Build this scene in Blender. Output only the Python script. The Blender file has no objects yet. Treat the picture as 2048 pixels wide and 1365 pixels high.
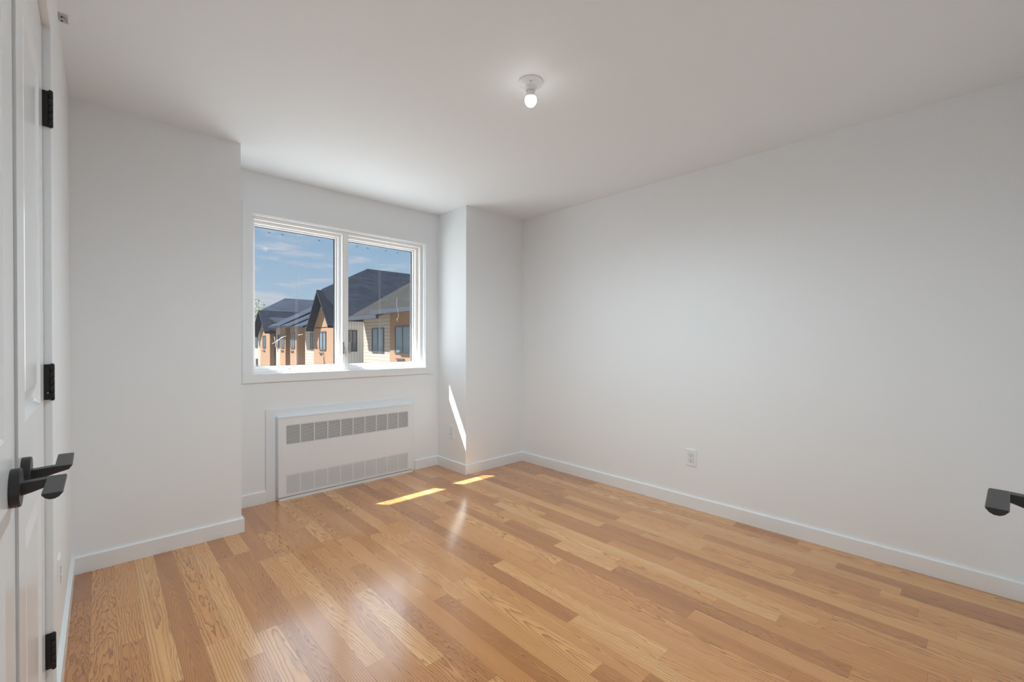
import bpy, bmesh, math, random
from mathutils import Vector, Matrix, Euler

S = bpy.context.scene
COL = S.collection
R = math.radians

# ------------------------------------------------------------------ camera
cam_d = bpy.data.cameras.new('camera')
cam = bpy.data.objects.new('camera', cam_d)
COL.objects.link(cam)
S.camera = cam
EYE = Vector((0.0, 0.0, 1.2017))
YAW, PIT, ROL = R(43.2634), R(-0.4924), R(0.1837)
r0 = Vector((math.cos(YAW), -math.sin(YAW), 0))
f0 = Vector((math.sin(YAW), math.cos(YAW), 0))
u0 = Vector((0, 0, 1))
fw = f0 * math.cos(PIT) + u0 * math.sin(PIT)
up = u0 * math.cos(PIT) - f0 * math.sin(PIT)
rt = r0 * math.cos(ROL) + up * math.sin(ROL)
up = up * math.cos(ROL) - r0 * math.sin(ROL)
M = Matrix((rt, up, -fw)).transposed().to_4x4()
M.translation = EYE
cam.matrix_world = M
cam_d.sensor_width = 36.0
cam_d.lens = 875.1963 / 2048 * 36.0
cam_d.shift_y = (692.6586 - 682.5) / 2048
cam_d.clip_start = 0.02
cam_d.clip_end = 500

# ------------------------------------------------------------------ exposure
vs = S.view_settings
vs.view_transform = 'Standard'
vs.look = 'None'
vs.gamma = 1.0
vs.use_curve_mapping = False
vs.exposure = 0.0
try:
    S.cycles.max_bounces = 14
    S.cycles.diffuse_bounces = 10
    S.cycles.glossy_bounces = 5
    S.cycles.transparent_max_bounces = 12
    S.cycles.caustics_reflective = False
    S.cycles.caustics_refractive = False
    S.cycles.sample_clamp_indirect = 6.0
    S.cycles.use_denoising = True
except Exception:
    pass

# ------------------------------------------------------------------ node helpers
class NT:
    def __init__(s, tree):
        s.t = tree; s.n = tree.nodes; s.l = tree.links
    def new(s, kind, **kw):
        n = s.n.new(kind)
        for k, v in kw.items():
            setattr(n, k, v)
        return n
    def put(s, sock, v):
        if isinstance(v, X):
            v = v.s
        if isinstance(v, bpy.types.NodeSocket):
            s.l.new(v, sock)
        elif v is not None:
            sock.default_value = v
    def math(s, op, a, b=None, c=None, clamp=False):
        n = s.new('ShaderNodeMath', operation=op, use_clamp=clamp)
        for i, v in enumerate((a, b, c)):
            if v is not None:
                s.put(n.inputs[i], v)
        return X(s, n.outputs[0])
    def mixc(s, fac, a, b, blend='MIX'):
        n = s.new('ShaderNodeMix', data_type='RGBA', blend_type=blend)
        s.put(n.inputs[0], fac); s.put(n.inputs[6], a); s.put(n.inputs[7], b)
        return n.outputs[2]
    def ramp(s, fac, stops, interp='LINEAR'):
        n = s.new('ShaderNodeValToRGB')
        cr = n.color_ramp; cr.interpolation = interp
        while len(cr.elements) < len(stops):
            cr.elements.new(0.5)
        for e, (p, c) in zip(cr.elements, stops):
            e.position = p
            e.color = c if len(c) == 4 else (*c, 1)
        s.put(n.inputs[0], fac)
        return n.outputs[0]
    def noise(s, vec, scale=5, detail=2, rough=0.5, dist=0.0):
        n = s.new('ShaderNodeTexNoise')
        s.put(n.inputs['Vector'], vec)
        n.inputs['Scale'].default_value = scale
        n.inputs['Detail'].default_value = detail
        n.inputs['Roughness'].default_value = rough
        n.inputs['Distortion'].default_value = dist
        return X(s, n.outputs[0])
    def vec(s, x, y, z):
        n = s.new('ShaderNodeCombineXYZ')
        s.put(n.inputs[0], x); s.put(n.inputs[1], y); s.put(n.inputs[2], z)
        return n.outputs[0]
    def sep(s, v):
        n = s.new('ShaderNodeSeparateXYZ'); s.put(n.inputs[0], v)
        return [X(s, o) for o in n.outputs]

class X:
    def __init__(s, nt, sock): s.nt = nt; s.s = sock
    def __add__(s, o): return s.nt.math('ADD', s, o)
    def __radd__(s, o): return s.nt.math('ADD', o, s)
    def __sub__(s, o): return s.nt.math('SUBTRACT', s, o)
    def __rsub__(s, o): return s.nt.math('SUBTRACT', o, s)
    def __mul__(s, o): return s.nt.math('MULTIPLY', s, o)
    def __rmul__(s, o): return s.nt.math('MULTIPLY', o, s)
    def __truediv__(s, o): return s.nt.math('DIVIDE', s, o)
    def __pow__(s, o): return s.nt.math('POWER', s, o)
    def frac(s): return s.nt.math('FRACT', s)
    def sqrt(s): return s.nt.math('SQRT', s)
    def abs(s): return s.nt.math('ABSOLUTE', s)
    def gt(s, o): return s.nt.math('GREATER_THAN', s, o)
    def lt(s, o): return s.nt.math('LESS_THAN', s, o)
    def sin(s): return s.nt.math('SINE', s)
    def smooth(s, a, b):
        n = s.nt.new('ShaderNodeMapRange', interpolation_type='SMOOTHSTEP')
        s.nt.put(n.inputs[0], s); n.inputs[1].default_value = a; n.inputs[2].default_value = b
        return X(s.nt, n.outputs[0])

def mat(name):
    m = bpy.data.materials.new(name); m.use_nodes = True
    nt = NT(m.node_tree); nt.n.clear()
    out = nt.new('ShaderNodeOutputMaterial')
    return m, nt, out

def principled(name, color, rough=0.5, spec=0.5, metal=0.0, bump=0.0, bscale=200.0, coat=0.0, crough=0.1, var=0.0, vscale=3.0):
    m, nt, out = mat(name)
    b = nt.new('ShaderNodeBsdfPrincipled')
    b.inputs['Base Color'].default_value = (*color, 1)
    b.inputs['Roughness'].default_value = rough
    b.inputs['Specular IOR Level'].default_value = spec
    b.inputs['Metallic'].default_value = metal
    b.inputs['Coat Weight'].default_value = coat
    b.inputs['Coat Roughness'].default_value = crough
    tc = nt.new('ShaderNodeTexCoord').outputs['Object']
    if var:
        nz = nt.noise(tc, vscale, 3)
        col = nt.mixc((nz - 0.5) * 2.0 * var + 0.5, (*[c * (1 - var) for c in color], 1), (*[min(1, c * (1 + var)) for c in color], 1))
        nt.put(b.inputs['Base Color'], col)
    if bump:
        n = nt.new('ShaderNodeBump')
        n.inputs['Strength'].default_value = bump
        n.inputs['Distance'].default_value = 0.001
        nt.put(n.inputs['Height'], nt.noise(tc, bscale, 2))
        nt.l.new(n.outputs[0], b.inputs['Normal'])
    nt.l.new(b.outputs[0], out.inputs[0])
    return m

def emission(name, color, strength):
    m, nt, out = mat(name)
    e = nt.new('ShaderNodeEmission')
    e.inputs[0].default_value = (*color, 1); e.inputs[1].default_value = strength
    nt.l.new(e.outputs[0], out.inputs[0])
    return m

# ------------------------------------------------------------------ sky and sun
SUN_TO = Vector((-0.83, 1.0, 1.70)).normalized()
SUN_STRENGTH = 26.0
SKY_STRENGTH = 0.88
BULB_GLOW = 14.0
BULB_POWER = 103.0
FILL_POWER = 12.0

w = bpy.data.worlds.new('sky'); S.world = w; w.use_nodes = True
nt = NT(w.node_tree); nt.n.clear()
tc = nt.new('ShaderNodeTexCoord').outputs['Generated']
dx, dy, dz = nt.sep(tc)
el = dz.smooth(-0.02, 1.0)
sky = nt.ramp(dz, [(0.0, (0.56, 0.68, 0.79)), (0.10, (0.45, 0.61, 0.78)), (0.25, (0.31, 0.49, 0.72)), (0.6, (0.20, 0.36, 0.64)), (1.0, (0.16, 0.30, 0.58))])
pl = nt.vec(dx / (dz + 0.12), dy / (dz + 0.12), 0.0)
cn = nt.noise(pl, 0.9, 6, 0.55, 0.4)
wisp = nt.noise(nt.vec(dx * 3.0, dy * 3.0, dz * 16.0), 2.3, 5, 0.55, 0.3)
cl = wisp.smooth(0.47, 0.66) * dz.smooth(0.0, 0.08)
sky = nt.mixc(cl * 0.8, sky, (0.74, 0.74, 0.80, 1))
below = dz.lt(-0.01)
sky = nt.mixc(below, sky, (0.22, 0.21, 0.19, 1))
bg = nt.new('ShaderNodeBackground')
nt.put(bg.inputs[0], sky); bg.inputs[1].default_value = SKY_STRENGTH
wo = nt.new('ShaderNodeOutputWorld'); nt.l.new(bg.outputs[0], wo.inputs[0])

sd = bpy.data.lights.new('sun', 'SUN'); sd.energy = SUN_STRENGTH; sd.angle = R(0.53); sd.color = (1.0, 0.965, 0.92)
so = bpy.data.objects.new('sun', sd); COL.objects.link(so)
so.rotation_euler = SUN_TO.to_track_quat('Z', 'Y').to_euler()
so.location = (-8, 14, 18)
dl = bpy.data.lights.new('daylight_fill', 'AREA'); dl.shape = 'RECTANGLE'; dl.size = 1.36; dl.size_y = 1.06  # added area light outside the glass, boosts the daylight entering the room
dl.energy = FILL_POWER; dl.color = (0.84, 0.93, 0.99)
do = bpy.data.objects.new('daylight_fill', dl); COL.objects.link(do)
do.location = (1.53, 3.90, 1.54); do.rotation_euler = (R(-90), 0, 0)

# ------------------------------------------------------------------ materials
WALL = principled('wall_paint', (0.814, 0.844, 0.866), 0.55, 0.35, bump=0.05, bscale=260)
CEIL = principled('ceiling_paint', (0.84, 0.89, 0.93), 0.7, 0.3, bump=0.04, bscale=260)
TRIM = principled('trim_paint', (0.80, 0.83, 0.852), 0.32, 0.45)
DOORP = principled('door_paint', (0.77, 0.79, 0.805), 0.20, 0.5)
VINYL = principled('white_vinyl', (0.86, 0.86, 0.86), 0.28, 0.5)
ENAMEL = principled('white_enamel', (0.775, 0.812, 0.845), 0.35, 0.5)
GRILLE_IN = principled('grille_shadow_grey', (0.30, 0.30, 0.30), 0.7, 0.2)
PLASTIC = principled('outlet_plastic', (0.79, 0.82, 0.84), 0.3, 0.5)
DARK = principled('slot_dark', (0.03, 0.03, 0.03), 0.6, 0.3)
BLACK = principled('matte_black_metal', (0.022, 0.022, 0.023), 0.38, 0.5, bump=0.03, bscale=900)
HINGE = principled('black_hinge_metal', (0.012, 0.012, 0.013), 0.42, 0.4)
STEEL = principled('brushed_steel', (0.42, 0.42, 0.43), 0.3, 0.5, metal=0.9)
PORC = principled('white_porcelain', (0.80, 0.83, 0.85), 0.22, 0.5)
BULBBASE = principled('bulb_white_collar', (0.84, 0.84, 0.83), 0.35, 0.5)
GLOW = emission('bulb_glow', (1.0, 0.985, 0.96), BULB_GLOW)
GASKET = principled('black_gasket', (0.02, 0.022, 0.025), 0.6, 0.3)
CLEAR = principled('cloudy_clear_plastic', (0.55, 0.55, 0.54), 0.25, 0.5)

def make_glass(name, tint=(0.96, 0.98, 0.985), haze=0.0):
    m, nt, out = mat(name)
    t = nt.new('ShaderNodeBsdfTransparent'); t.inputs[0].default_value = (*tint, 1)
    g = nt.new('ShaderNodeBsdfGlossy'); g.inputs['Roughness'].default_value = 0.02
    geo = nt.new('ShaderNodeNewGeometry')
    dp = nt.new('ShaderNodeVectorMath', operation='DOT_PRODUCT')
    nt.l.new(geo.outputs['Incoming'], dp.inputs[0]); nt.l.new(geo.outputs['Normal'], dp.inputs[1])
    mx = nt.new('ShaderNodeMixShader')
    nt.put(mx.inputs[0], ((1.0 - X(nt, dp.outputs['Value']).abs()) ** 5.0) * 0.5 + 0.006)
    nt.l.new(t.outputs[0], mx.inputs[1]); nt.l.new(g.outputs[0], mx.inputs[2])
    last = mx.outputs[0]
    if haze:
        d = nt.new('ShaderNodeBsdfDiffuse'); d.inputs[0].default_value = (0.8, 0.8, 0.82, 1)
        m2 = nt.new('ShaderNodeMixShader'); m2.inputs[0].default_value = haze
        nt.l.new(last, m2.inputs[1]); nt.l.new(d.outputs[0], m2.inputs[2]); last = m2.outputs[0]
    nt.l.new(last, out.inputs[0])
    return m
GLASS = make_glass('window_glass', haze=0.03)
FILM = make_glass('faint_streak_film', (0.99, 0.99, 0.99), haze=0.045)

def floor_material():
    m, nt, out = mat('red_oak_strip_floor')
    uv = nt.new('ShaderNodeUVMap', uv_map='plank_uv').outputs[0]
    u, v, _ = nt.sep(uv)
    at = nt.new('ShaderNodeAttribute', attribute_name='plank_rand')
    r1, r2, r3 = nt.sep(at.outputs['Vector'])
    at2 = nt.new('ShaderNodeAttribute', attribute_name='plank_size')
    L, W, r4 = nt.sep(at2.outputs['Vector'])
    # growth rings cut lengthwise: rings about an axis at (v0, depth), coned along the board
    v0 = (r1 - 0.5) * 0.24
    d0 = r2 * 0.035 + 0.004
    wob = nt.noise(nt.vec(u * 1.0 + r3 * 91.0, v * 9.0, r1 * 37.0), 2.6, 3, 0.5) - 0.5
    wob2 = nt.noise(nt.vec(u * 1.0 + r2 * 57.0, v * 5.0, r4 * 13.0), 9.0, 2, 0.5) - 0.5
    vv = v - v0 + wob * 0.030
    rr = (vv * vv + d0 * d0).sqrt() + (u * (r3 - 0.5) * 0.15) + wob * 0.030 + wob2 * (r2 * r2 * 0.026 + 0.002)
    sp = r4 * 0.0050 + 0.0055
    ph = (rr / sp).frac()
    ring = (ph ** 2.8) * (1.0 - ph.smooth(0.90, 1.0))
    fine = nt.noise(nt.vec(u * 8.0 + r1 * 40.0, v * 420.0, r2 * 20.0), 1.0, 3, 0.6)
    pores = nt.noise(nt.vec(u * 34.0 + r3 * 70.0, v * 900.0, r1 * 9.0), 1.0, 1, 0.5).smooth(0.56, 0.74)
    tone = nt.noise(nt.vec(u * 1.4 + r2 * 66.0, v * 12.0, r3 * 8.0), 1.5, 2, 0.5)
    base = nt.ramp(r4 * 0.62 + tone * 0.36, [
        (0.10, (0.37, 0.157, 0.050)), (0.30, (0.50, 0.225, 0.075)), (0.50, (0.61, 0.294, 0.104)),
        (0.72, (0.69, 0.363, 0.140)), (0.92, (0.78, 0.475, 0.212))])
    dark = nt.mixc(0.80, base, (0.13, 0.048, 0.018, 1))
    col = nt.mixc(ring * (r2 * 0.35 + 0.85), base, dark, 'MIX')
    col = nt.mixc(pores * 0.22, col, (0.16, 0.075, 0.034, 1))
    col = nt.mixc((fine - 0.5) * 0.5 + 0.28, col, (0.60, 0.40, 0.24, 1), 'SOFT_LIGHT')
    # knots and mineral streaks on a few boards
    streak = nt.noise(nt.vec(u * 2.2 + r1 * 83.0, v * 40.0, r4 * 31.0), 1.6, 2, 0.5).smooth(0.66, 0.80)
    col = nt.mixc(streak * 0.45 * r3.gt(0.7), col, (0.13, 0.085, 0.05, 1))
    # seams
    ed = nt.math('MINIMUM', W * 0.5 - v.abs(), L * 0.5 - u.abs())
    seam = 1.0 - ed.smooth(0.0001, 0.0011)
    col = nt.mixc(seam * 0.55, col, (0.09, 0.045, 0.022, 1))
    b = nt.new('ShaderNodeBsdfPrincipled')
    nt.put(b.inputs['Base Color'], col)
    geo = nt.new('ShaderNodeNewGeometry').outputs['Position']
    nt.put(b.inputs['Roughness'], nt.noise(geo, 3.0, 2) * 0.05 + 0.165 + ring * 0.06)
    b.inputs['Specular IOR Level'].default_value = 0.42
    b.inputs['Coat Weight'].default_value = 0.8
    b.inputs['Coat Roughness'].default_value = 0.16
    bp = nt.new('ShaderNodeBump'); bp.inputs['Strength'].default_value = 0.22; bp.inputs['Distance'].default_value = 0.0006
    hgt = nt.noise(geo, 22.0, 2) * 1.3 - seam * 0.7 - ring * 0.25
    nt.put(bp.inputs['Height'], hgt)
    nt.l.new(bp.outputs[0], b.inputs['Normal'])
    nt.l.new(b.outputs[0], out.inputs[0])
    return m
FLOOR = floor_material()

def siding(name, base, line, pitch, axis, rough=0.7, width=0.12):
    m, nt, out = mat(name)
    geo = nt.new('ShaderNodeNewGeometry').outputs['Position']
    px = nt.sep(geo)
    c = px[axis] if axis in (0, 1, 2) else px[0] + px[1]
    ph = (c / pitch).frac()
    ln = 1.0 - ph.smooth(0.0, width * 2)
    nz = nt.noise(geo, 1.3, 3) - 0.5
    col = nt.mixc(ln * 0.92, (*base, 1), (*line, 1))
    col = nt.mixc(nz * 0.3 + 0.15, col, (*[x * 0.8 for x in base], 1))
    b = nt.new('ShaderNodeBsdfPrincipled'); nt.put(b.inputs['Base Color'], col); b.inputs['Roughness'].default_value = rough
    bp = nt.new('ShaderNodeBump'); bp.inputs['Strength'].default_value = 0.4; bp.inputs['Distance'].default_value = 0.012
    nt.put(bp.inputs['Height'], ph); nt.l.new(bp.outputs[0], b.inputs['Normal'])
    nt.l.new(b.outputs[0], out.inputs[0])
    return m
LAP = siding('cream_lap_siding', (0.30, 0.262, 0.222), (0.085, 0.067, 0.052), 0.19, 2)
BATTEN = siding('pale_batten_siding', (0.66, 0.65, 0.63), (0.15, 0.15, 0.15), 0.17, 0, width=0.10)
STUCCO = principled('peach_stucco', (0.225, 0.132, 0.077), 0.85, 0.2, var=0.07, vscale=1.1)

def shingle(name, base):
    m, nt, out = mat(name)
    geo = nt.new('ShaderNodeNewGeometry').outputs['Position']
    x, y, z = nt.sep(geo)
    row = z / 0.15
    ph = row.frac()
    rid = row - ph
    cell = nt.new('ShaderNodeTexWhiteNoise', noise_dimensions='3D')
    k = ((x + y) / 0.30 + rid * 0.37)
    nt.put(cell.inputs[0], nt.vec(k - k.frac(), rid, 0.0))
    rnd = X(nt, cell.outputs[0])
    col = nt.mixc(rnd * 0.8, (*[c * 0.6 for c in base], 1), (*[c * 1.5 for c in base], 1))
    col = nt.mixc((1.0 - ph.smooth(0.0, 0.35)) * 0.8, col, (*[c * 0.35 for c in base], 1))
    b = nt.new('ShaderNodeBsdfPrincipled'); nt.put(b.inputs['Base Color'], col); b.inputs['Roughness'].default_value = 0.85
    b.inputs['Specular IOR Level'].default_value = 0.06
    nt.l.new(b.outputs[0], out.inputs[0])
    return m
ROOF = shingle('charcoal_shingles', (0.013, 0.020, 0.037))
FASCIA = principled('dark_fascia', (0.035, 0.04, 0.055), 0.6, 0.15)
HWIN = principled('dark_window_frame', (0.03, 0.033, 0.04), 0.4, 0.5)
HPANE = principled('house_window_pane', (0.10, 0.14, 0.17), 0.05, 0.8)
GROUND = principled('pale_ground', (0.24, 0.23, 0.21), 0.9, 0.2, var=0.15, vscale=0.4)
STUCCO_OWN = principled('own_house_siding', (0.55, 0.50, 0.45), 0.8, 0.2)
BARK = principled('tree_bark', (0.10, 0.075, 0.05), 0.9, 0.2)
LEAF = principled('tree_leaves', (0.22, 0.22, 0.09), 0.7, 0.3, var=0.4, vscale=0.9)

# ------------------------------------------------------------------ geometry helpers
class MB:
    """collects geometry (world or local coordinates) and links it as ONE mesh object"""
    def __init__(s): s.v = []; s.f = []; s.sm = []
    def add(s, vs_, fs, smooth=False):
        o = len(s.v); s.v += [Vector(p) for p in vs_]
        for f in fs:
            s.f.append([i + o for i in f]); s.sm.append(smooth)
    def box(s, x0, x1, y0, y1, z0, z1):
        s.add([(x0,y0,z0),(x1,y0,z0),(x1,y1,z0),(x0,y1,z0),(x0,y0,z1),(x1,y0,z1),(x1,y1,z1),(x0,y1,z1)],
              [(3,2,1,0),(4,5,6,7),(0,1,5,4),(1,2,6,5),(2,3,7,6),(3,0,4,7)])
    def prism(s, poly, vec):
        """closed polygon swept along vec"""
        n = len(poly); vec = Vector(vec); a = [Vector(p) for p in poly]
        s.add(a + [p + vec for p in a], [list(range(n))[::-1], list(range(n, 2*n))] + [(i, (i+1) % n, (i+1) % n + n, i + n) for i in range(n)])
    def slab(s, poly, t):
        """flat polygon given thickness t straight down"""
        s.prism([Vector(p) - Vector((0,0,t)) for p in poly], (0,0,t))
    def lathe(s, prof, c, seg=40, axis='z', cap=True):
        c = Vector(c); n = len(prof); vs_ = []
        for (r, h) in prof:
            for k in range(seg):
                a = 2*math.pi*k/seg
                p = {'z': (r*math.cos(a), r*math.sin(a), h), 'x': (h, r*math.cos(a), r*math.sin(a)), 'y': (r*math.sin(a), h, r*math.cos(a))}[axis]
                vs_.append(c + Vector(p))
        fs = []
        for i in range(n-1):
            for k in range(seg):
                k2 = (k+1) % seg
                fs.append((i*seg+k, i*seg+k2, (i+1)*seg+k2, (i+1)*seg+k))
        s.add(vs_, fs, True)
        if cap:
            o = len(s.v) - n*seg
            for i in (0, n-1):
                if prof[i][0] > 1e-6:
                    s.f.append([o + i*seg + k for k in range(seg)]); s.sm.append(False)
    def tube(s, pts, r, seg=10):
        pts = [Vector(p) for p in pts]; vs_ = []; n = len(pts)
        for i, p in enumerate(pts):
            d = (pts[min(i+1, n-1)] - pts[max(i-1, 0)]).normalized()
            a = d.orthogonal().normalized(); b = d.cross(a)
            rr = r[i] if isinstance(r, (list, tuple)) else r
            for k in range(seg):
                t = 2*math.pi*k/seg
                vs_.append(p + a*math.cos(t)*rr + b*math.sin(t)*rr)
        fs = [(i*seg+k, i*seg+(k+1) % seg, (i+1)*seg+(k+1) % seg, (i+1)*seg+k) for i in range(n-1) for k in range(seg)]
        fs += [list(range(seg))[::-1], [(n-1)*seg+k for k in range(seg)]]
        s.add(vs_, fs, True)
    def loft(s, rings, smooth=False):
        n = len(rings[0]); vs_ = [p for r_ in rings for p in r_]
        fs = [(i*n+k, i*n+(k+1) % n, (i+1)*n+(k+1) % n, (i+1)*n+k) for i in range(len(rings)-1) for k in range(n)]
        fs += [list(range(n))[::-1], [(len(rings)-1)*n+k for k in range(n)]]
        s.add(vs_, fs, smooth)
    def build(s, name, m, parent=None, local=False, bevel=0.0, seg=2, origin=None):
        off = Vector((0,0,0))
        if parent is not None and not local:
            p = parent
            while p is not None:
                off += p.location; p = p.parent
        elif origin is not None:
            off = Vector(origin)
        me = bpy.data.meshes.new(name)
        me.from_pydata([tuple(p - off) for p in s.v], [], s.f)
        me.validate(); 
        bm = bmesh.new(); bm.from_mesh(me)
        bmesh.ops.recalc_face_normals(bm, faces=bm.faces)
        bm.to_mesh(me); bm.free()
        for p, k in zip(me.polygons, s.sm):
            p.use_smooth = k
        me.materials.append(m)
        o = bpy.data.objects.new(name, me); COL.objects.link(o)
        if parent is not None:
            o.parent = parent
        elif origin is not None:
            o.location = off
        if bevel:
            b = o.modifiers.new('bevel', 'BEVEL'); b.width = bevel; b.segments = seg; b.limit_method = 'ANGLE'; b.angle_limit = R(40)
        return o

def tag(o, label, cat, group=None, kind=None):
    o['label'] = label; o['category'] = cat
    if group: o['group'] = group
    if kind: o['kind'] = kind
    return o
def struct(o, label, cat): return tag(o, label, cat, kind='structure')
def empty(name, loc, rz=0.0, parent=None):
    o = bpy.data.objects.new(name, None); COL.objects.link(o)
    o.location = loc; o.rotation_euler = (0, 0, rz); o.empty_display_size = 0.05
    if parent: o.parent = parent
    return o
def bx(*a):
    m = MB(); m.box(*a); return m

# ------------------------------------------------------------------ room shell
H = 2.44
XL, XR = -0.1125, 3.130
YB = 3.171            # face of the two wall columns beside the window bay
YN = 3.624            # window wall
YO = 3.86             # outer face of the house wall
XN1, XN2 = 0.6456, 2.412
YR = -0.176           # rear wall
BT, BH = 0.014, 0.0885

# window opening
WX0, WX1, WZ0, WZ1 = 0.805, 2.263, 0.960, 2.136

def build_floor():
    random.seed(11)
    bm = bmesh.new()
    uvl = bm.loops.layers.uv.new('plank_uv')
    ra = bm.faces.layers.float_vector.new('plank_rand')
    sa = bm.faces.layers.float_vector.new('plank_size')
    W = 0.0826
    x0, x1, y0, y1 = -0.20, 3.20, -0.25, 3.70
    nx = int(math.ceil((x1 - x0) / W))
    for i in range(nx):
        y = y0 - random.uniform(0, 0.9)
        xa, xb = x0 + i*W, x0 + (i+1)*W
        while y < y1:
            L = random.choice([random.uniform(0.28, 0.7), random.uniform(0.5, 1.1), random.uniform(0.7, 1.9)])
            ya, yb = max(y, y0), min(y + L, y1)
            yc = y + L/2
            y += L
            if yb - ya < 0.005: continue
            vs_ = [bm.verts.new((px, py, 0)) for px, py in ((xa,ya),(xb,ya),(xb,yb),(xa,yb))]
            f = bm.faces.new(vs_)
            for lp in f.loops:
                lp[uvl].uv = (lp.vert.co.y - yc, lp.vert.co.x - (xa+xb)/2)
            rnd = random.random()
            f[ra] = (random.random(), random.random(), random.random())
            f[sa] = (L, W, rnd)
    # underside
    vs_ = [bm.verts.new(p) for p in ((x0,y0,-0.06),(x0,y1,-0.06),(x1,y1,-0.06),(x1,y0,-0.06))]
    bm.faces.new(vs_)
    me = bpy.data.meshes.new('floor'); bm.to_mesh(me); bm.free()
    me.materials.append(FLOOR)
    o = bpy.data.objects.new('floor', me); COL.objects.link(o)
    struct(o, 'glossy red oak strip floor running towards the window', 'floor')
build_floor()

struct(bx(-0.30, 3.30, -0.30, YO, H, H+0.12).build('ceiling', CEIL), 'smooth white ceiling over the whole room', 'ceiling')

m = MB()   # left wall with the closet opening
DY0, DY1, DZ = 0.598, 1.832, 2.102
m.box(XL-0.09, XL, YR-0.1, DY0-0.012, -0.02, H); m.box(XL-0.09, XL, DY1+0.012, YB+0.02, -0.02, H)
m.box(XL-0.09, XL, DY0-0.02, DY1+0.02, DZ+0.012, H)
m.box(XL-0.16, XL-0.10, YR-0.1, YB+0.1, -0.02, H)
struct(m.build('wall_left', WALL), 'white painted wall holding the closet doors', 'wall')
struct(bx(XR, XR+0.12, YR-0.1, YO, -0.02, H).build('wall_right', WALL), 'long bare white wall on the right', 'wall')
m = MB()
m.box(XL-0.1, 0.34, YR-0.1, -0.075, -0.02, H); m.box(1.185, XR+0.05, YR-0.1, YR, -0.02, H); m.box(0.33, 1.19, YR-0.1, YR, 2.06, H)
m.box(XL-0.1, XR+0.05, YR-0.2, YR-0.1, -0.02, H)
struct(m.build('wall_rear', WALL), 'white wall behind the camera with the entry door', 'wall')
m = MB()   # window wall with a hole
m.box(XN1-0.02, WX0, YN, YO, -0.02, H); m.box(WX1, XN2+0.02, YN, YO, -0.02, H)
m.box(WX0, WX1, YN, YO, -0.02, WZ0); m.box(WX0, WX1, YN, YO, WZ1, H)
struct(m.build('wall_window', WALL), 'white wall of the recessed bay around the window', 'wall')
struct(bx(XL-0.1, XN1, YB, YO, -0.02, H).build('wall_column_left', WALL), 'wide white wall block left of the window bay', 'wall')
struct(bx(XN2, XR+0.02, YB, YO, -0.02, H).build('wall_column_right', WALL), 'narrow white wall block right of the window bay', 'wall')

# baseboards (square-edged boards with a slightly eased top)
def base_run(name, pts, label, closed_ends=True):
    """pts: polyline of the wall face (room on its left); board grows into the room"""
    m = MB(); n = len(pts)
    P = [Vector((p[0], p[1], 0)) for p in pts]
    rings = []
    for i, p in enumerate(P):
        dirs = []
        if i > 0: dirs.append((P[i]-P[i-1]).normalized())
        if i < n-1: dirs.append((P[i+1]-P[i]).normalized())
        nr = [Vector((-d.y, d.x, 0)) for d in dirs]
        if len(nr) == 1: off = nr[0]
        else:
            b = (nr[0]+nr[1]).normalized(); off = b / b.dot(nr[0])
        prof = [(0, 0.0), (BT, 0.0), (BT, BH-0.004), (BT-0.004, BH), (0, BH)]
        rings.append([p + off*a + Vector((0,0,h)) for a, h in prof])
    m.loft(rings)
    return struct(m.build(name, TRIM), label, 'baseboard')
base_run('baseboard_left', [(XL, YB), (XL, 1.925)], 'white baseboard along the left wall beyond the closet')
base_run('baseboard_column_left', [(XN1, YB+0.452), (XN1, YB), (XL+BT, YB)], 'white baseboard wrapping the left wall block')
base_run('baseboard_window_left', [(0.894, YN), (XN1+BT, YN)], 'short white baseboard left of the heater cover')
base_run('baseboard_window_right', [(XN2-BT, YN), (2.150, YN)], 'short white baseboard right of the heater cover')
base_run('baseboard_column_right', [(XR-BT, YB), (XN2, YB), (XN2, YN)], 'white baseboard wrapping the narrow right wall block')
base_run('baseboard_right', [(XR, YR), (XR, YB)], 'long white baseboard along the right wall')
base_run('baseboard_rear', [(1.28, YR), (XR-BT, YR)], 'white baseboard on the rear wall')

# ------------------------------------------------------------------ window
win = empty('window_1', ((WX0+WX1)/2, YN+0.05, WZ0))
struct(win, 'white two-sash casement window with clear panes over the heater cover', 'window')
FY, SY, GY = YN+0.036, YN+0.076, YN+0.136     # frame front, sash front, glass
GL = (0.850, 1.455); GR = (1.562, 2.196)      # daylight of each pane
GZ0, GZ1 = 1.012, 2.075
def ring_frame(x0, x1, z0, z1, i0, i1, j0, j1, y0, y1):
    m = MB()
    m.box(x0, i0, y0, y1, z0, z1); m.box(i1, x1, y0, y1, z0, z1)
    m.box(i0, i1, y0, y1, z0, j0); m.box(i0, i1, y0, y1, j1, z1)
    return m
# jamb liner (thin boards lining the opening)
m = MB()
t = 0.006
m.box(WX0, WX0+t, YN, YO-0.02, WZ0, WZ1); m.box(WX1-t, WX1, YN, YO-0.02, WZ0, WZ1)
m.box(WX0+t, WX1-t, YN, YO-0.02, WZ1-t, WZ1)
m.build('jamb_liner', TRIM, win)
bx(WX0+t, WX1-t, YN-0.002, YO-0.02, WZ0-0.001, WZ0+0.006).build('window_sill', TRIM, win, bevel=0.002)
ox0, ox1 = WX0+t, WX1-t
fr = MB()
fz0, fz1 = WZ0+0.006, WZ1-t
MX0, MX1 = 1.484, 1.534
fr.box(ox0, ox0+0.016, FY, GY+0.05, fz0, fz1); fr.box(ox1-0.026, ox1, FY, GY+0.05, fz0, fz1)
fr.box(ox0+0.016, ox1-0.026, FY, GY+0.05, fz0, fz0+0.020); fr.box(ox0+0.016, ox1-0.026, FY, GY+0.05, fz1-0.024, fz1)
fr.build('window_frame', VINYL, win, bevel=0.003)
m = MB()
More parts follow.
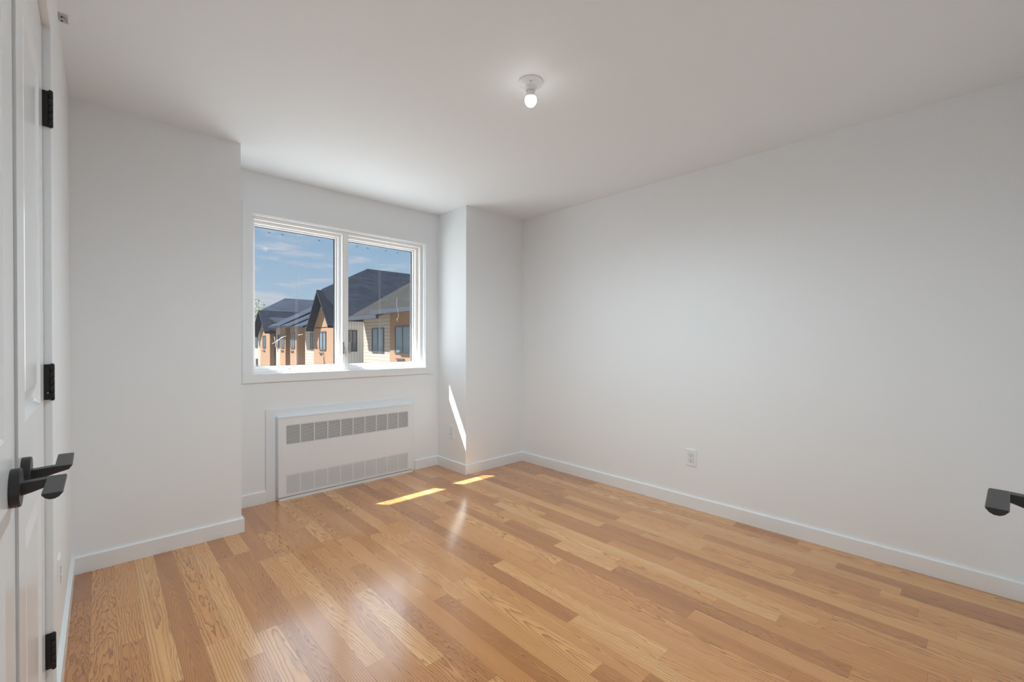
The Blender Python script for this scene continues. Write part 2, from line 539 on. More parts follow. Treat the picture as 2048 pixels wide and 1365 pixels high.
m.box(MX0, MX1, FY-0.004, GY+0.05, fz0+0.020, fz1-0.024); m.box(MX0+0.014, MX1-0.014, FY-0.010, FY-0.003, fz0+0.020, fz1-0.024)
m.build('mullion', VINYL, win, bevel=0.002)
def sash(x0, x1, gl):
    g0, g1 = gl
    sz0, sz1 = fz0+0.020, fz1-0.024
    m = ring_frame(x0, x1, sz0, sz1, g0-0.010, g1+0.012, GZ0-0.010, GZ1+0.010, SY, GY+0.03)
    s = m.build('sash', VINYL, win, bevel=0.003)
    b = ring_frame(g0-0.010, g1+0.012, GZ0-0.010, GZ1+0.010, g0, g1, GZ0, GZ1, GY-0.028, GY+0.02)
    b.build('glazing_bead', VINYL, s, local=False, bevel=0.002)
    k = ring_frame(g0, g1, GZ0, GZ1, g0+0.003, g1-0.006, GZ0+0.002, GZ1-0.004, GY-0.006, GY+0.004)
    k.build('gasket', GASKET, s)
    bx(g0+0.001, g1-0.001, GY, GY+0.003, GZ0+0.001, GZ1-0.001).build('pane', GLASS, s)
    return s
s1 = sash(ox0+0.016, MX0, GL)
s2 = sash(MX1, ox1-0.026, GR)
# faint pale upright strips on the panes, and torn tape scraps left there
for sh, gx, tx in ((s1, 1.153, (0.955, 1.05, 1.33)), (s2, 1.868, (1.655, 1.755, 1.93, 2.05))):
    bx(gx-0.011, gx+0.011, GY-0.0016, GY-0.0004, GZ0+0.004, GZ1-0.006).build('faint_streak', FILM, sh)
    for k, q in enumerate(tx):
        m = MB(); y = GY-0.0012; z = GZ1-0.030
        wd = 0.009
        for sg in (-1, 1):
            m.prism([(q+sg*wd, y, z+0.004), (q+sg*wd*0.35, y, z-0.006), (q+sg*wd*0.1, y, z-0.003), (q+sg*wd*0.65, y, z+0.005)], (0, 0.001, 0))
        m.build('tape_scrap', GASKET, sh)
WHITE_RES = principled('white_residue', (0.8, 0.8, 0.8), 0.7, 0.2)
m = MB()
zc = 1.40
m.tube([(2.045, GY-0.001, 1.62), (2.040, GY-0.001, 1.55), (2.055, GY-0.001, 1.48), (2.060, GY-0.001, 1.44), (2.040, GY-0.001, 1.41), (2.055, GY-0.001, 1.395)], [0.0015, 0.001, 0.001, 0.0015, 0.003, 0.002], 6)
m.build('paint_residue', WHITE_RES, s2)
m = MB()
m.tube([(0.975, GY-0.001, 1.185), (1.01, GY-0.001, 1.205), (1.045, GY-0.001, 1.235), (1.075, GY-0.001, 1.245)], [0.002, 0.0015, 0.003, 0.001], 6)
m.tube([(1.165, GY-0.001, 1.255), (1.20, GY-0.001, 1.262)], [0.0022, 0.001], 6)
m.tube([(1.00, GY-0.001, 1.16), (0.992, GY-0.001, 1.24)], [0.002, 0.001], 6)
m.build('paint_residue', WHITE_RES, s1)
def crank(xc):
    c = MB()
    z0 = fz0 + 0.020
    c.loft([[(xc-0.055, SY-0.034, z0-0.012), (xc+0.055, SY-0.034, z0-0.012), (xc+0.055, SY+0.002, z0-0.012), (xc-0.055, SY+0.002, z0-0.012)],
            [(xc-0.045, SY-0.026, z0+0.016), (xc+0.045, SY-0.026, z0+0.016), (xc+0.045, SY+0.002, z0+0.016), (xc-0.045, SY+0.002, z0+0.016)]])
    o = c.build('crank_handle', VINYL, win, bevel=0.004)
    a = MB()
    a.tube([(xc+0.030, SY-0.026, z0+0.010), (xc+0.010, SY-0.036, z0+0.020), (xc-0.040, SY-0.036, z0+0.020), (xc-0.060, SY-0.034, z0+0.016)], [0.006, 0.005, 0.005, 0.007], 8)
    a.build('folding_arm', VINYL, o)
crank(1.045); crank(2.020)
def lock(xc, zc, sg):
    m = MB()
    m.tube([(xc, FY-0.006, zc+0.035), (xc+sg*0.006, FY-0.014, zc+0.005), (xc+sg*0.012, FY-0.020, zc-0.006)], [0.0032, 0.003, 0.003], 8)
    m.tube([(xc+sg*0.012, FY-0.020, zc-0.020), (xc+sg*0.014, FY-0.024, zc-0.060)], [0.003, 0.0048], 8)
    m.tube([(xc+sg*0.012, FY-0.020, zc-0.006), (xc+sg*0.012, FY-0.020, zc-0.020)], 0.002, 8)
    m.box(xc-0.006, xc+0.006, FY-0.007, FY-0.003, zc-0.05, zc+0.05)
    m.build('lock_lever', STEEL, win)
lock(1.490, 1.150, 1); lock(1.546, 1.150, -1)

# flat casing
m = MB()
cw = 0.061; ct = 0.014
m.box(WX0-cw, WX0, YN-ct, YN+0.001, WZ0-cw, WZ1+0.076); m.box(WX1, WX1+0.048, YN-ct, YN+0.001, WZ0-cw, WZ1+0.076)
m.box(WX0, WX1, YN-ct, YN+0.001, WZ0-cw, WZ0); m.box(WX0, WX1, YN-ct, YN+0.001, WZ1, WZ1+0.076)
struct(m.build('trim_1', TRIM), 'flat white casing around the window', 'trim')

# ------------------------------------------------------------------ heater (convector) cover under the window
hx0, hx1 = 0.968, 2.103
hy = YN - 0.054
hz0, hz1 = 0.028, 0.628
ht = empty('heater_cover', ((hx0+hx1)/2, YN-0.02, 0))
tag(ht, 'low white metal heater cover with two rows of slotted grilles under the window', 'heater')
m = MB()
m.box(0.894, 2.148, YN-0.011, YN-0.0005, 0.0, 0.690)
m.build('backing_panel', ENAMEL, ht, bevel=0.0015)
gx0, gx1 = 1.022, 2.054
ug = (0.424, 0.566); lg = (0.044, 0.187)
m = MB()   # front sheet with two cut-outs
ft = 0.004
m.box(hx0, gx0, hy, hy+ft, hz0, hz1); m.box(gx1, hx1, hy, hy+ft, hz0, hz1)
for a, b in ((hz0, lg[0]), (lg[1], ug[0]), (ug[1], hz1)):
    m.box(gx0, gx1, hy, hy+ft, a, b)
m.box(hx0, hx0+0.004, hy+ft, YN-0.011, hz0, hz1); m.box(hx1-0.004, hx1, hy+ft, YN-0.011, hz0, hz1)
m.build('cover_body', ENAMEL, ht)
m = MB()   # sloped top lip
m.prism([(hx0-0.003, hy-0.003, hz1-0.002), (hx0-0.003, hy-0.003, hz1+0.004), (hx0-0.003, YN-0.011, hz1+0.010), (hx0-0.003, YN-0.011, hz1-0.002)], (hx1-hx0+0.006, 0, 0))
m.build('top_lip', ENAMEL, ht, bevel=0.001)
m = MB()
m.box(hx0+0.004, hx1-0.001, hy-0.002, YN-0.011, 0.0, 0.020)
m.build('kick_strip', ENAMEL, ht, bevel=0.001)
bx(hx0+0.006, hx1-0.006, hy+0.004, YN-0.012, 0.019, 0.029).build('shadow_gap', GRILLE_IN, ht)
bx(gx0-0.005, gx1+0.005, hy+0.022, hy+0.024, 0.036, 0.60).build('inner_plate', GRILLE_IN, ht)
def grille(z0, z1, thick):
    m = MB(); n = 14; ns = 10
    p = (z1-z0)/n
    dv = 0.0065
    wseg = (gx1-gx0-(ns-1)*dv)/ns
    for k in range(ns):
        x0 = gx0 + k*(wseg+dv)
        for i in range(n):
            zz = z0 + (i+0.5)*p
            h = p*thick/2
            m.box(x0, x0+wseg, hy+0.0006, hy+0.0036, zz-h, zz+h)
        if k < ns-1:
            m.box(x0+wseg, x0+wseg+dv, hy, hy+0.004, z0, z1)
    return m.build('slotted_grille', ENAMEL, ht)
grille(*ug, 0.46); grille(*lg, 0.72)

# ------------------------------------------------------------------ power outlets
def outlet(name, c, face, label):
    """face: unit vector out of the wall"""
    n = Vector(face); t = Vector((0, 0, 1)).cross(n)
    rootloc = Vector(c)
    root = empty(name, rootloc)
    tag(root, label, 'power outlet', 'duplex wall outlets')
    def P(a, b, d): return rootloc + t*a + Vector((0, 0, b)) + n*d
    def blk(a0, a1, b0, b1, d0, d1):
        m = MB()
        m.add([P(a, b, d) for d in (d0, d1) for (a, b) in ((a0,b0),(a1,b0),(a1,b1),(a0,b1))],
              [(3,2,1,0),(4,5,6,7),(0,1,5,4),(1,2,6,5),(2,3,7,6),(3,0,4,7)])
        return m
    pl_ = MB()
    w2, h2 = 0.040, 0.062
    pl_.loft([[P(a, b, d) for a, b in ((-w,-h),(w,-h),(w,h),(-w,h))] for d, w, h in ((-0.001, w2, h2), (0.003, w2, h2), (0.006, w2-0.004, h2-0.004))])
    pl_.build('cover_plate', PLASTIC, root)
    rc = blk(-0.0168, 0.0168, -0.0335, 0.0335, 0.0055, 0.0078).build('receptacle', PLASTIC, root, bevel=0.001)
    ga = MB()
    for a0, a1, b0, b1 in ((-0.0182,-0.0168,-0.0345,0.0345),(0.0168,0.0182,-0.0345,0.0345),(-0.0168,0.0168,-0.0349,-0.0335),(-0.0168,0.0168,0.0335,0.0349)):
        q = blk(a0, a1, b0, b1, 0.0052, 0.0063); ga.add(q.v, q.f)
    ga.build('receptacle_gap', GRILLE_IN, root)
    sl = MB()
    for zc in (-0.019, 0.015):
        for a, hh in ((-0.0064, 0.0042), (0.0064, 0.0034)):
            q = blk(a-0.0016, a+0.0016, zc+0.004-hh*1.15, zc+0.004+hh*1.15, 0.0070, 0.0081); sl.add(q.v, q.f)
        q = blk(-0.0030, 0.0030, zc-0.0116, zc-0.0058, 0.0070, 0.0081); sl.add(q.v, q.f)
    sl.build('slots', DARK, rc)
    for zc in (-0.049, 0.049):
        q = blk(-0.003, 0.003, zc-0.003, zc+0.003, 0.0055, 0.0067)
        q.build('screw', PLASTIC, root, bevel=0.001)
    return root
outlet('power_outlet', (XR, 1.418, 0.367), (-1, 0, 0), 'white duplex outlet alone on the long right wall')
outlet('power_outlet', (XN2, 3.392, 0.357), (-1, 0, 0), 'white duplex outlet in the window bay beside the sunlit stripe')
outlet('power_outlet', (XL, 2.235, 0.372), (1, 0, 0), 'white duplex outlet seen edge-on low beside the closet door')

# ------------------------------------------------------------------ doors
def door_leaf(Wd, Ht, zb, th, panels, sgn=1):
    """leaf in local coords: hinge edge at y=0, leaf runs to y=-Wd, front face at x=0 (room side +x)"""
    m = MB()
    ys = (-Wd, 0.0)
    m.box(-th, -0.012, -Wd, 0, zb, zb+Ht)           # core
    # edges of the front skin
    p0, p1 = -Wd+0.115, -0.115
    zs = [zb] + [z for pr in panels for z in pr] + [zb+Ht]
    m.box(-0.012, 0, -Wd, p0, zb, zb+Ht); m.box(-0.012, 0, p1, 0, zb, zb+Ht)
    for a, b in zip(zs[0::2], zs[1::2]):
        m.box(-0.012, 0, p0, p1, a, b)
    for (za, zc) in panels:
        def rg(i, x): return [(x, p0+i, za+i), (x, p1-i, za+i), (x, p1-i, zc-i), (x, p0+i, zc-i)]
        rings = [rg(0.0, 0.0), rg(0.004, -0.002), rg(0.016, -0.009), rg(0.030, -0.0095), rg(0.060, -0.003)]
        vs_ = [p for r_ in rings for p in r_]
        fs = [(i*4+k, i*4+(k+1) % 4, (i+1)*4+(k+1) % 4, (i+1)*4+k) for i in range(4) for k in range(4)]
        fs.append((16, 17, 18, 19))
        m.add(vs_, fs)
    return m
def lever(parent, base, nrm, tdir):
    """lever handle: base = centre on the door face, nrm = out of the door, tdir = way the grip points"""
    B = Vector(base); N = Vector(nrm).normalized(); T = Vector(tdir).normalized(); Z = Vector((0, 0, 1))
    def P(n, t, z): return B + N*n + T*t + Z*z
    m = MB(); seg = 48
    prof = [(0.0335, -0.0005), (0.0340, 0.002), (0.0340, 0.0115), (0.0330, 0.013), (0.018, 0.0132)]
    vs_ = []
    for r_, h in prof:
        for k in range(seg):
            a = 2*math.pi*k/seg; vs_.append(P(h, r_*math.cos(a), r_*math.sin(a)))
    fs = [(i*seg+k, i*seg+(k+1) % seg, (i+1)*seg+(k+1) % seg, (i+1)*seg+k) for i in range(len(prof)-1) for k in range(seg)]
    fs += [list(range(seg)), [(len(prof)-1)*seg+k for k in range(seg)]]
    m.add(vs_, fs, False)
    o = m.build('lever_handle', BLACK, parent, local=True)
    g = MB()
    # neck: deep at the rose, thinning outwards, flat top
    rings = []
    for n, zt, zb, hw in ((0.012, 0.0085, -0.0145, 0.0105), (0.026, 0.0095, -0.0110, 0.0105), (0.042, 0.0103, -0.0055, 0.0110), (0.0555, 0.0103, -0.0020, 0.0113), (0.066, 0.0103, 0.0010, 0.0113)):
        rings.append([P(n, -hw, zt), P(n, hw, zt), P(n, hw, zb+0.003), P(n, hw*0.6, zb), P(n, -hw*0.6, zb), P(n, -hw, zb+0.003)])
    g.loft(rings)
    # grip: flat top, belly curved below
    rings = []
    for t, ins in ((-0.0115, 0.001), (0.0, 0.0), (0.06, 0.0), (0.116, 0.0), (0.1225, 0.0012)):
        a0, a1 = 0.0445+ins, 0.0700-ins
        am = (a0+a1)/2
        rings.append([P(a0, t, 0.0105), P(a1, t, 0.0105), P(a1, t, 0.0075), P(a1-0.004, t, 0.0025), P(am+0.003, t, 0.0), P(am-0.003, t, 0.0), P(a0+0.004, t, 0.0025), P(a0, t, 0.0075)])
    g.loft(rings)
    g.build('lever', BLACK, o, local=True, bevel=0.0012)
    return o
def hinge(parent, x, y, zc, hh=0.051):
    """butt hinge with knuckles, on the jamb face; axis vertical"""
    m = MB()
    m.box(x-0.0165, x+0.001, y-0.0035, y+0.001, zc-hh, zc+hh)
    o = m.build('hinge', HINGE, parent, local=True, bevel=0.0006)
    k = MB()
    n = 5; L = 2*hh/n
    for i in range(n):
        z0 = zc-hh+i*L
        rr = 0.0052
        k.lathe([(rr, z0+0.0006), (rr, z0+L-0.0006)], (x+0.0005, y-0.0045, 0), 16)
    k.lathe([(0.004, zc-hh-0.002), (0.004, zc+hh+0.002)], (x+0.0005, y-0.0045, 0), 12)
    k.build('knuckle', HINGE, o, local=True)
    return o

PAN = ((0.235, 0.815), (1.035, 1.945))
LW = 0.6105
# right closet leaf: hinged at the far jamb, its free edge standing a few millimetres proud
d2 = empty('door_2', (-0.118, 1.829, 0), R(0.62))
struct(d2, 'far leaf of the white closet doors, hinged beside the left wall', 'door')
door_leaf(LW, 2.085, 0.012, 0.035, PAN).build('door_panel', DOORP, d2, local=True)
lever(d2, (0, -0.5585, 0.9400), (1, 0, 0), (0, 1, 0))
for zc in (1.866, 1.083, 0.304):
    hinge(d2, 0.0165, 0.0015, zc)
m = MB(); m.lathe([(0.0018, 0.0), (0.0022, 0.004), (0.0010, 0.0055)], (0.006, -0.0045, 1.052), 10, 'x')
m.build('hinge_pin', STEEL, d2, local=True)
# left closet leaf: its hinges are on the near jamb, out of the picture
d1 = empty('door_1', (-0.1155, 0.601, 0))
struct(d1, 'near leaf of the white closet doors, cut by the picture edge', 'door')
lf = door_leaf(LW, 2.085, 0.012, 0.035, PAN)
for p in lf.v: p.y = -p.y
lf.build('door_panel', DOORP, d1, local=True)
lever(d1, (0, 0.5585, 0.9420), (1, 0, 0), (0, -1, 0))
for zc in (1.866, 1.083, 0.304):
    h = MB(); h.box(0.0, 0.0165, -0.002, 0.0015, zc-0.051, zc+0.051); h.build('hinge', HINGE, d1, local=True)
# casing and jamb of the closet opening
m = MB()
CX = -0.1005
m.box(XL-0.05, CX, DY1, DY1+0.020, 0, DZ+0.02); m.box(XL-0.05, CX, DY0-0.020, DY0, 0, DZ+0.02)
m.box(XL-0.05, CX, DY0, DY1, DZ, DZ+0.020)
m.box(XL-0.001, CX, DY1+0.018, DY1+0.092, 0, DZ+0.095); m.box(XL-0.001, CX, DY0-0.092, DY0-0.018, 0, DZ+0.095)
m.box(XL-0.001, CX, DY0-0.02, DY1+0.02, DZ+0.018, DZ+0.095)
struct(m.build('trim_2', TRIM, bevel=0.0012), 'flat white casing and jamb of the closet opening', 'trim')

# entry door in the rear wall, standing slightly ajar; only its lever reaches the picture
ang = R(-2.3)
d3 = empty('door_3', (0.36, -0.055, 0), ang)
struct(d3, 'white entry door standing ajar behind the camera', 'door')
lf = door_leaf(0.80, 2.03, 0.012, 0.035, ((0.235, 0.815), (1.035, 1.88)))
for p in lf.v:
    x, y = p.x, p.y
    p.x, p.y = -y, x
lf.build('door_panel', DOORP, d3, local=True)
lever(d3, (0.742, 0, 0.943), (0, 1, 0), (-1, 0, 0))
m = MB()
m.box(0.32, 0.345, YR-0.1, -0.063, 0, 2.06); m.box(1.18, 1.20, YR-0.1, YR+0.012, 0, 2.06); m.box(0.32, 1.20, YR-0.1, YR+0.012, 2.05, 2.07)
m.box(0.25, 0.33, -0.076, -0.063, 0, 2.14); m.box(1.195, 1.275, YR-0.001, YR+0.012, 0, 2.14); m.box(0.25, 1.275, YR-0.001, YR+0.012, 2.06, 2.14)
struct(m.build('trim_3', TRIM), 'flat white casing of the entry door', 'trim')

# ------------------------------------------------------------------ ceiling light
LX, LY = 1.4955, 1.4645
lt = empty('ceiling_light', (LX, LY, H))
tag(lt, 'plain white porcelain lampholder with a bare glowing bulb on the ceiling', 'ceiling light')
m = MB()
m.lathe([(0.059, 0.001), (0.0595, -0.003), (0.058, -0.0065), (0.0525, -0.0085), (0.0520, -0.0085), (0.0500, -0.0125), (0.0495, -0.0128), (0.0440, -0.0128), (0.0435, -0.0130), (0.0415, -0.0170), (0.0410, -0.0172), (0.0345, -0.0172), (0.0300, -0.0200), (0.0262, -0.0260), (0.0245, -0.0340), (0.0243, -0.0400), (0.0238, -0.0410), (0.0190, -0.0410), (0.0185, -0.0380)], (LX, LY, H), 56)
m.build('lampholder', PORC, lt)
for sg in (-1, 1):
    q = MB(); a = Vector((LX + sg*0.0385*0.714, LY + sg*0.0385*0.70, H))
    q.lathe([(0.0034, -0.014), (0.0038, -0.0195), (0.0022, -0.0215)], a, 12)
    q.build('mounting_screw', STEEL, lt)
m = MB()
m.lathe([(0.0120, -0.034), (0.0155, -0.036), (0.0160, -0.042), (0.0170, -0.050), (0.0220, -0.0645), (0.0256, -0.0735)], (LX, LY, H), 40)
bc = m.build('bulb_collar', BULBBASE, lt)
m = MB()
prof = [(0.0256, -0.0735)]
for k in range(1, 15):
    a = -0.42 + (math.pi/2 + 0.42)*k/14.0
    prof.append((0.0280*math.cos(a), -0.0855 - 0.0315*math.sin(a)*(1.0 if a > 0 else 0.8)))
prof[-1] = (0.0005, prof[-1][1])
m.lathe(prof, (LX, LY, H), 40)
m.build('bulb', GLOW, lt)
bl = bpy.data.lights.new('bulb_light', 'SPOT'); bl.energy = BULB_POWER; bl.spot_size = R(180); bl.spot_blend = 1.0
bl.shadow_soft_size = 0.03; bl.color = (0.79, 0.932, 0.995)
bo = bpy.data.objects.new('bulb_light', bl); COL.objects.link(bo); bo.parent = lt; bo.location = (0, 0, -0.157); bo.visible_glossy = False

# small clear plastic bracket left screwed to the ceiling by the closet
br = empty('plastic_bracket', (-0.098, 2.41, H))
tag(br, 'small cloudy plastic bracket screwed to the ceiling above the closet corner', 'bracket')
m = MB(); m.box(-0.1100, -0.086, 2.380, 2.440, H-0.004, H+0.0005); m.build('plate', CLEAR, br, bevel=0.001)
m = MB(); m.tube([(-0.100, 2.392, H-0.006), (-0.093, 2.400, H-0.007), (-0.090, 2.420, H-0.006)], 0.0016, 8); m.build('clip', GRILLE_IN, br)
for y in (2.398, 2.424):
    m = MB(); m.lathe([(0.0022, 0.0), (0.0026, -0.0055), (0.001, -0.0065)], (-0.103, y, H-0.002), 10); m.build('screw', DARK, br)

# ------------------------------------------------------------------ outdoors
struct(bx(-60, 90, YO+0.01, 140, -3.35, -3.15).build('ground', GROUND), 'pale bare ground between the houses', 'ground')
m = MB()
m.box(-4, 6, 3.80, 4.435, 2.50, 2.66); m.box(-4, 6, -1.0, 3.80, 2.60, 2.66)
struct(m.build('roof_eave', FASCIA), 'roof overhang of this house above the window', 'roof')

def house_window(parent, x0, y0, y1, z0, z1, face='x', nm=2):
    """window on a wall facing -x (or -y: then y0 is the wall and y1.. are x)"""
    def bxx(a0, a1, b0, b1, d0, d1):
        m = MB()
        if face == 'x': m.box(x0-d1, x0-d0, a0, a1, b0, b1)
        else: m.box(a0, a1, x0-d1, x0-d0, b0, b1)
        return m
    m = MB(); t = 0.06
    for q in (bxx(y0, y0+t, z0, z1, -0.02, 0.04), bxx(y1-t, y1, z0, z1, -0.02, 0.04), bxx(y0+t, y1-t, z0, z0+t, -0.02, 0.04), bxx(y0+t, y1-t, z1-t, z1, -0.02, 0.04), bxx((y0+y1)/2-0.04, (y0+y1)/2+0.04, z0+t, z1-t, -0.02, 0.035)):
        m.add(q.v, q.f)
    f = m.build('window', HWIN, parent)
    mid = (y0+y1)/2
    bxx(y0+t, mid-0.04, z0+t, z1-t, -0.02, 0.012).build('pane', HPANE, f)
    bxx(mid+0.04, y1-t, z0+t, z1-t, -0.02, 0.012).build('pane', HPANE, f)
def vent(parent, x0, y0, y1, z):
    m = MB(); m.box(x0-0.06, x0+0.01, y0, y1, z-0.03, z+0.03); m.build('vent_hood', HWIN, parent)
def roof(parent, polys, t=0.14, mt=None, name='roof'):
    m = MB()
    for p in polys: m.slab(p, t)
    return m.build(name, mt or ROOF, parent)
def wall(parent, m, mt): return m.build('wall', mt, parent)
ZG = -3.16

# nearest row house: cream lap siding and a peach bay
h1 = empty('row_house', (14, 18, ZG))
tag(h1, 'nearest row house with cream lap siding and peach wall under a light grey roof', 'house', 'row houses across the yard')
wall(h1, bx(11.07, 20, 21.05, 24.27, ZG, 2.75), LAP)
wall(h1, bx(11.02, 20, 9.0, 21.02, ZG, 2.9), STUCCO)
house_window(h1, 11.07, 21.75, 23.15, 0.62, 1.96)
house_window(h1, 11.02, 18.9, 20.45, 0.62, 2.0)
house_window(h1, 11.02, 13.0, 14.6, 0.62, 2.0)
vent(h1, 11.02, 19.5, 20.3, 0.34)
SL = 0.60
ex, ez = 10.30, 2.60
H1ROOF = shingle('grey_shingles', (0.014, 0.014, 0.015))
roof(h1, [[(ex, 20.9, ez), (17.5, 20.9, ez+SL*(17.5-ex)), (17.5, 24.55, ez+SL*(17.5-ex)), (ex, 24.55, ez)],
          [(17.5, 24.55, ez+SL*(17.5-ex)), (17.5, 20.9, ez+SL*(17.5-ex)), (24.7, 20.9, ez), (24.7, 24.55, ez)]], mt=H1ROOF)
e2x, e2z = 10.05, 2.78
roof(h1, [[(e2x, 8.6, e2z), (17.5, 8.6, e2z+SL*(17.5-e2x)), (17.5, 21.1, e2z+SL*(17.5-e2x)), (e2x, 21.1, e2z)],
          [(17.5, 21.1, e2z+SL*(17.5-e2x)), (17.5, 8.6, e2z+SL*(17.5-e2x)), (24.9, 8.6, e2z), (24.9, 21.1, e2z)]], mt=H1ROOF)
m = MB(); m.box(ex-0.08, ex+0.03, 20.9, 24.6, ez-0.20, ez+0.01); m.box(e2x-0.08, e2x+0.03, 8.6, 21.1, e2z-0.20, e2z+0.01)
m.build('gutter', FASCIA, h1)
m = MB(); m.prism([(11.07, 24.26, 2.7), (17.5, 24.26, ez+SL*(17.5-ex)-0.1), (20, 24.26, 2.7)], (0, -0.1, 0)); wall(h1, m, BATTEN)

# second row house: big clipped-gable roof with a steep peach gable in front
h2 = empty('row_house', (14, 28, ZG))
tag(h2, 'row house with a steep peach front gable under a big dark clipped-gable roof', 'house', 'row houses across the yard')
wall(h2, bx(10.35, 20, 25.5, 29.25, ZG, 2.6), BATTEN)
wall(h2, bx(12.6, 20, 29.2, 33.2, ZG, 2.75), BATTEN)
m = MB(); m.box(10.0, 10.5, 25.5, 29.2, ZG, 2.1)
m.prism([(10.0, 25.55, 2.05), (10.0, 27.42, 4.05), (10.0, 29.2, 2.05)], (0.5, 0, 0)); wall(h2, m, STUCCO)
wall(h2, bx(10.05, 12, 29.15, 31.0, ZG, 2.2), LAP)
house_window(h2, 10.0, 27.1, 28.2, 0.68, 1.84)
house_window(h2, 10.05, 29.25, 29.95, 0.68, 1.80)
house_window(h2, 25.5, 10.68, 11.22, 0.62, 1.90, face='y')
vent(h2, 10.0, 27.5, 28.2, 0.49)
m = MB(); m.tube([(9.96, 27.5, 0.46), (9.96, 27.35, 0.0), (9.97, 27.3, -0.25)], 0.02, 6); m.build('drain_pipe', HWIN, h2)
# gable roof slabs (ridge runs back along x)
GP = 27.42
roof(h2, [[(9.55, GP, 4.35), (9.55, 25.62, 2.16), (13.0, 25.62, 2.16), (13.0, GP, 4.35)],
          [(9.55, GP, 4.35), (9.55, 29.35, 2.02), (13.0, 29.35, 2.02), (13.0, GP, 4.35)]], t=0.16, name='gable_roof')
A = Vector((13.7, 29.4, 6.34)); B = Vector((9.75, 27.17, 4.38))
sl = 0.88
ye = 25.10; zE = A.z - sl*(A.y-ye)
yb2 = 2*A.y - ye
Bb = Vector((14.6, 2*A.y-B.y+0.2, B.z-0.4))
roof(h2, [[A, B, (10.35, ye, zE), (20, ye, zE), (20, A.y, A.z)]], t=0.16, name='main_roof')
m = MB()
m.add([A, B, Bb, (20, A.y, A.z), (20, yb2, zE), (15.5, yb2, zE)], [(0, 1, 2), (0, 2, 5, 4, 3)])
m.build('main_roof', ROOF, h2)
m = MB()
m.add([(10.45, 25.6, 2.6), (10.45, 27.4, 4.2), (10.45, 29.2, 4.0), (10.45, 31.2, 2.6), (13.7, 25.6, 2.6), (13.7, 27.4, 4.2), (13.7, 29.2, 4.0), (13.7, 31.2, 2.6)],
      [(0,1,2,3), (7,6,5,4), (0,4,5,1), (1,5,6,2), (2,6,7,3), (3,7,4,0)])
m.build('upper_gable_wall', FASCIA, h2)
roof(h2, [[(9.35, 29.3, 2.20), (12.5, 29.3, 3.7), (12.5, 31.5, 3.7), (9.35, 31.5, 2.20)]], name='side_roof')

# third: the farthest house, first its low wing of peach bays
h4 = empty('row_house', (14, 43, ZG))
tag(h4, 'farthest row house with narrow peach bays and a small gable in front of the tree', 'house', 'row houses across the yard')
wall(h4, bx(10.3, 18, 33.6, 35.05, ZG, 2.5), STUCCO)
wall(h4, bx(11.2, 18, 35.0, 36.2, ZG, 2.5), STUCCO)
wall(h4, bx(10.3, 18, 36.17, 37.57, ZG, 2.5), STUCCO)
wall(h4, bx(10.3, 18, 37.57, 38.65, ZG, 2.5), LAP)
house_window(h4, 10.3, 33.95, 34.85, 0.70, 1.86)
house_window(h4, 10.3, 36.45, 37.3, 0.70, 1.84)
house_window(h4, 10.3, 37.65, 38.1, 0.70, 1.76)
vent(h4, 10.3, 34.2, 34.9, 0.5); vent(h4, 10.3, 36.6, 37.3, 0.5)
roof(h4, [[(9.85, 35.9, 2.42), (15.5, 35.9, 5.35), (15.5, 39.2, 5.35), (9.85, 39.2, 2.42)]])
roof(h4, [[(9.85, 33.2, 2.36), (15.5, 33.2, 5.05), (15.5, 35.95, 5.05), (9.85, 35.95, 2.36)]])

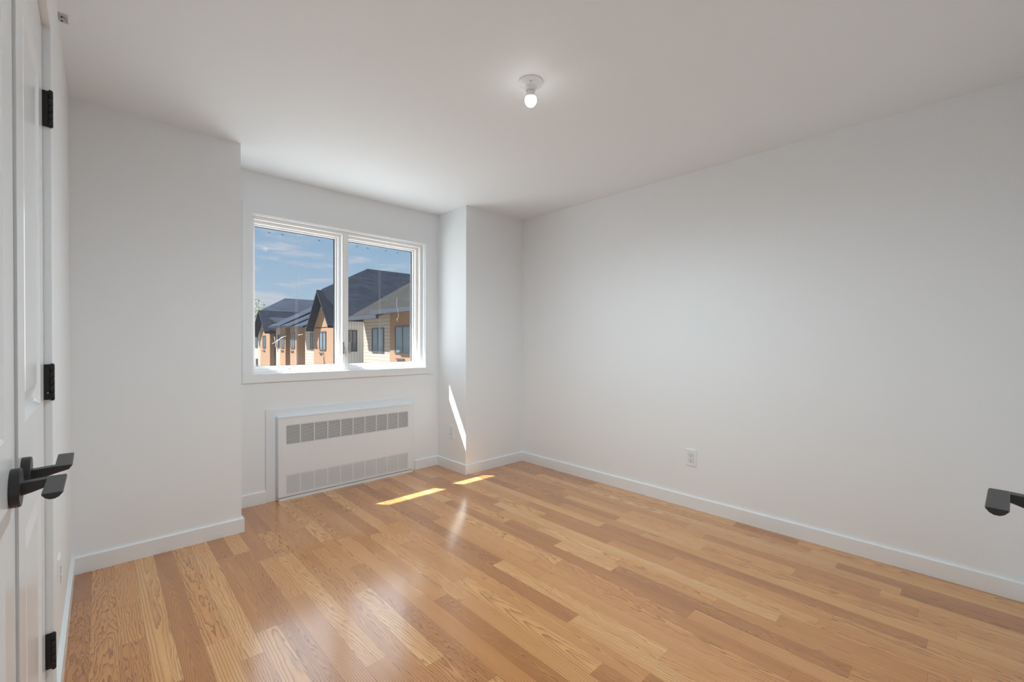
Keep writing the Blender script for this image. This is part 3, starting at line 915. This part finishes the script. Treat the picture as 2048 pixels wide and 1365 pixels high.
# and its own gable end
wall(h4, bx(10.35, 20, 39.2, 46.5, ZG, 2.6), STUCCO)
m = MB(); m.box(10.0, 10.5, 39.2, 42.1, ZG, 2.1)
m.prism([(10.0, 39.2, 2.05), (10.0, 40.75, 3.55), (10.0, 42.3, 2.05)], (0.5, 0, 0)); wall(h4, m, STUCCO)
wall(h4, bx(10.05, 14, 42.05, 46.0, ZG, 2.1), LAP)
house_window(h4, 10.0, 40.4, 41.25, 0.66, 1.70)
house_window(h4, 10.05, 43.15, 43.9, 0.66, 1.66)
house_window(h4, 10.05, 43.1, 43.7, -0.9, -0.3)
vent(h4, 10.0, 40.6, 41.3, 0.45)
GP = 40.85
roof(h4, [[(9.55, GP, 3.80), (9.55, 38.95, 2.0), (13.0, 38.95, 2.0), (13.0, GP, 3.80)],
          [(9.55, GP, 3.80), (9.55, 43.2, 1.75), (13.0, 43.2, 1.75), (13.0, GP, 3.80)]], t=0.16, name='gable_roof')
A = Vector((13.7, 48.25, 5.61)); B = Vector((10.0, 42.36, 3.85))
sl = (A.z-B.z)/(A.y-B.y)
ye = 37.6; zE = A.z - sl*(A.y-ye)
roof(h4, [[A, B, (10.4, ye, zE), (20, ye, zE), (20, A.y, A.z)]], t=0.16, name='main_roof')
m = MB(); m.add([A, B, (14.8, 54.5, 4.0), (20, A.y, A.z), (20, 59, 2.6), (15.5, 59, 2.6)], [(0, 1, 2), (0, 2, 5, 4, 3)])
m.build('main_roof', ROOF, h4)

# tree beyond the row
random.seed(5)
tr = empty('tree', (13.4, 60, ZG))
tag(tr, 'pale olive leafy tree behind the farthest row house', 'tree')
m = MB(); m.tube([(13.4, 60, ZG), (13.4, 60.1, 0), (13.2, 60, 3.0), (13.3, 60.2, 5.5)], [0.25, 0.2, 0.12, 0.05], 8)
for k in range(9):
    a = random.uniform(0, 6.28); h0 = random.uniform(0.0, 3.5)
    m.tube([(13.3, 60, h0), (13.3+math.cos(a)*0.8, 60+math.sin(a)*0.8, h0+0.9), (13.3+math.cos(a)*1.5, 60+math.sin(a)*1.5, h0+1.5)], [0.07, 0.05, 0.02], 6)
m.build('trunk', BARK, tr)
m = MB()
for k in range(2600):
    d = Vector((random.gauss(0, 1), random.gauss(0, 1), random.gauss(0, 1))).normalized() * (random.random() ** 0.4)
    c = Vector((13.3 + d.x*2.2, 60 + d.y*2.2, 3.2 + d.z*3.6))
    a = Vector((random.gauss(0, 1), random.gauss(0, 1), random.gauss(0, 1))).normalized()
    b = a.orthogonal().normalized()
    s_ = random.uniform(0.07, 0.14)
    m.add([c - a*s_, c + b*s_*0.5, c + a*s_, c - b*s_*0.5], [(0, 1, 2, 3)])
m.build('foliage', LEAF, tr)
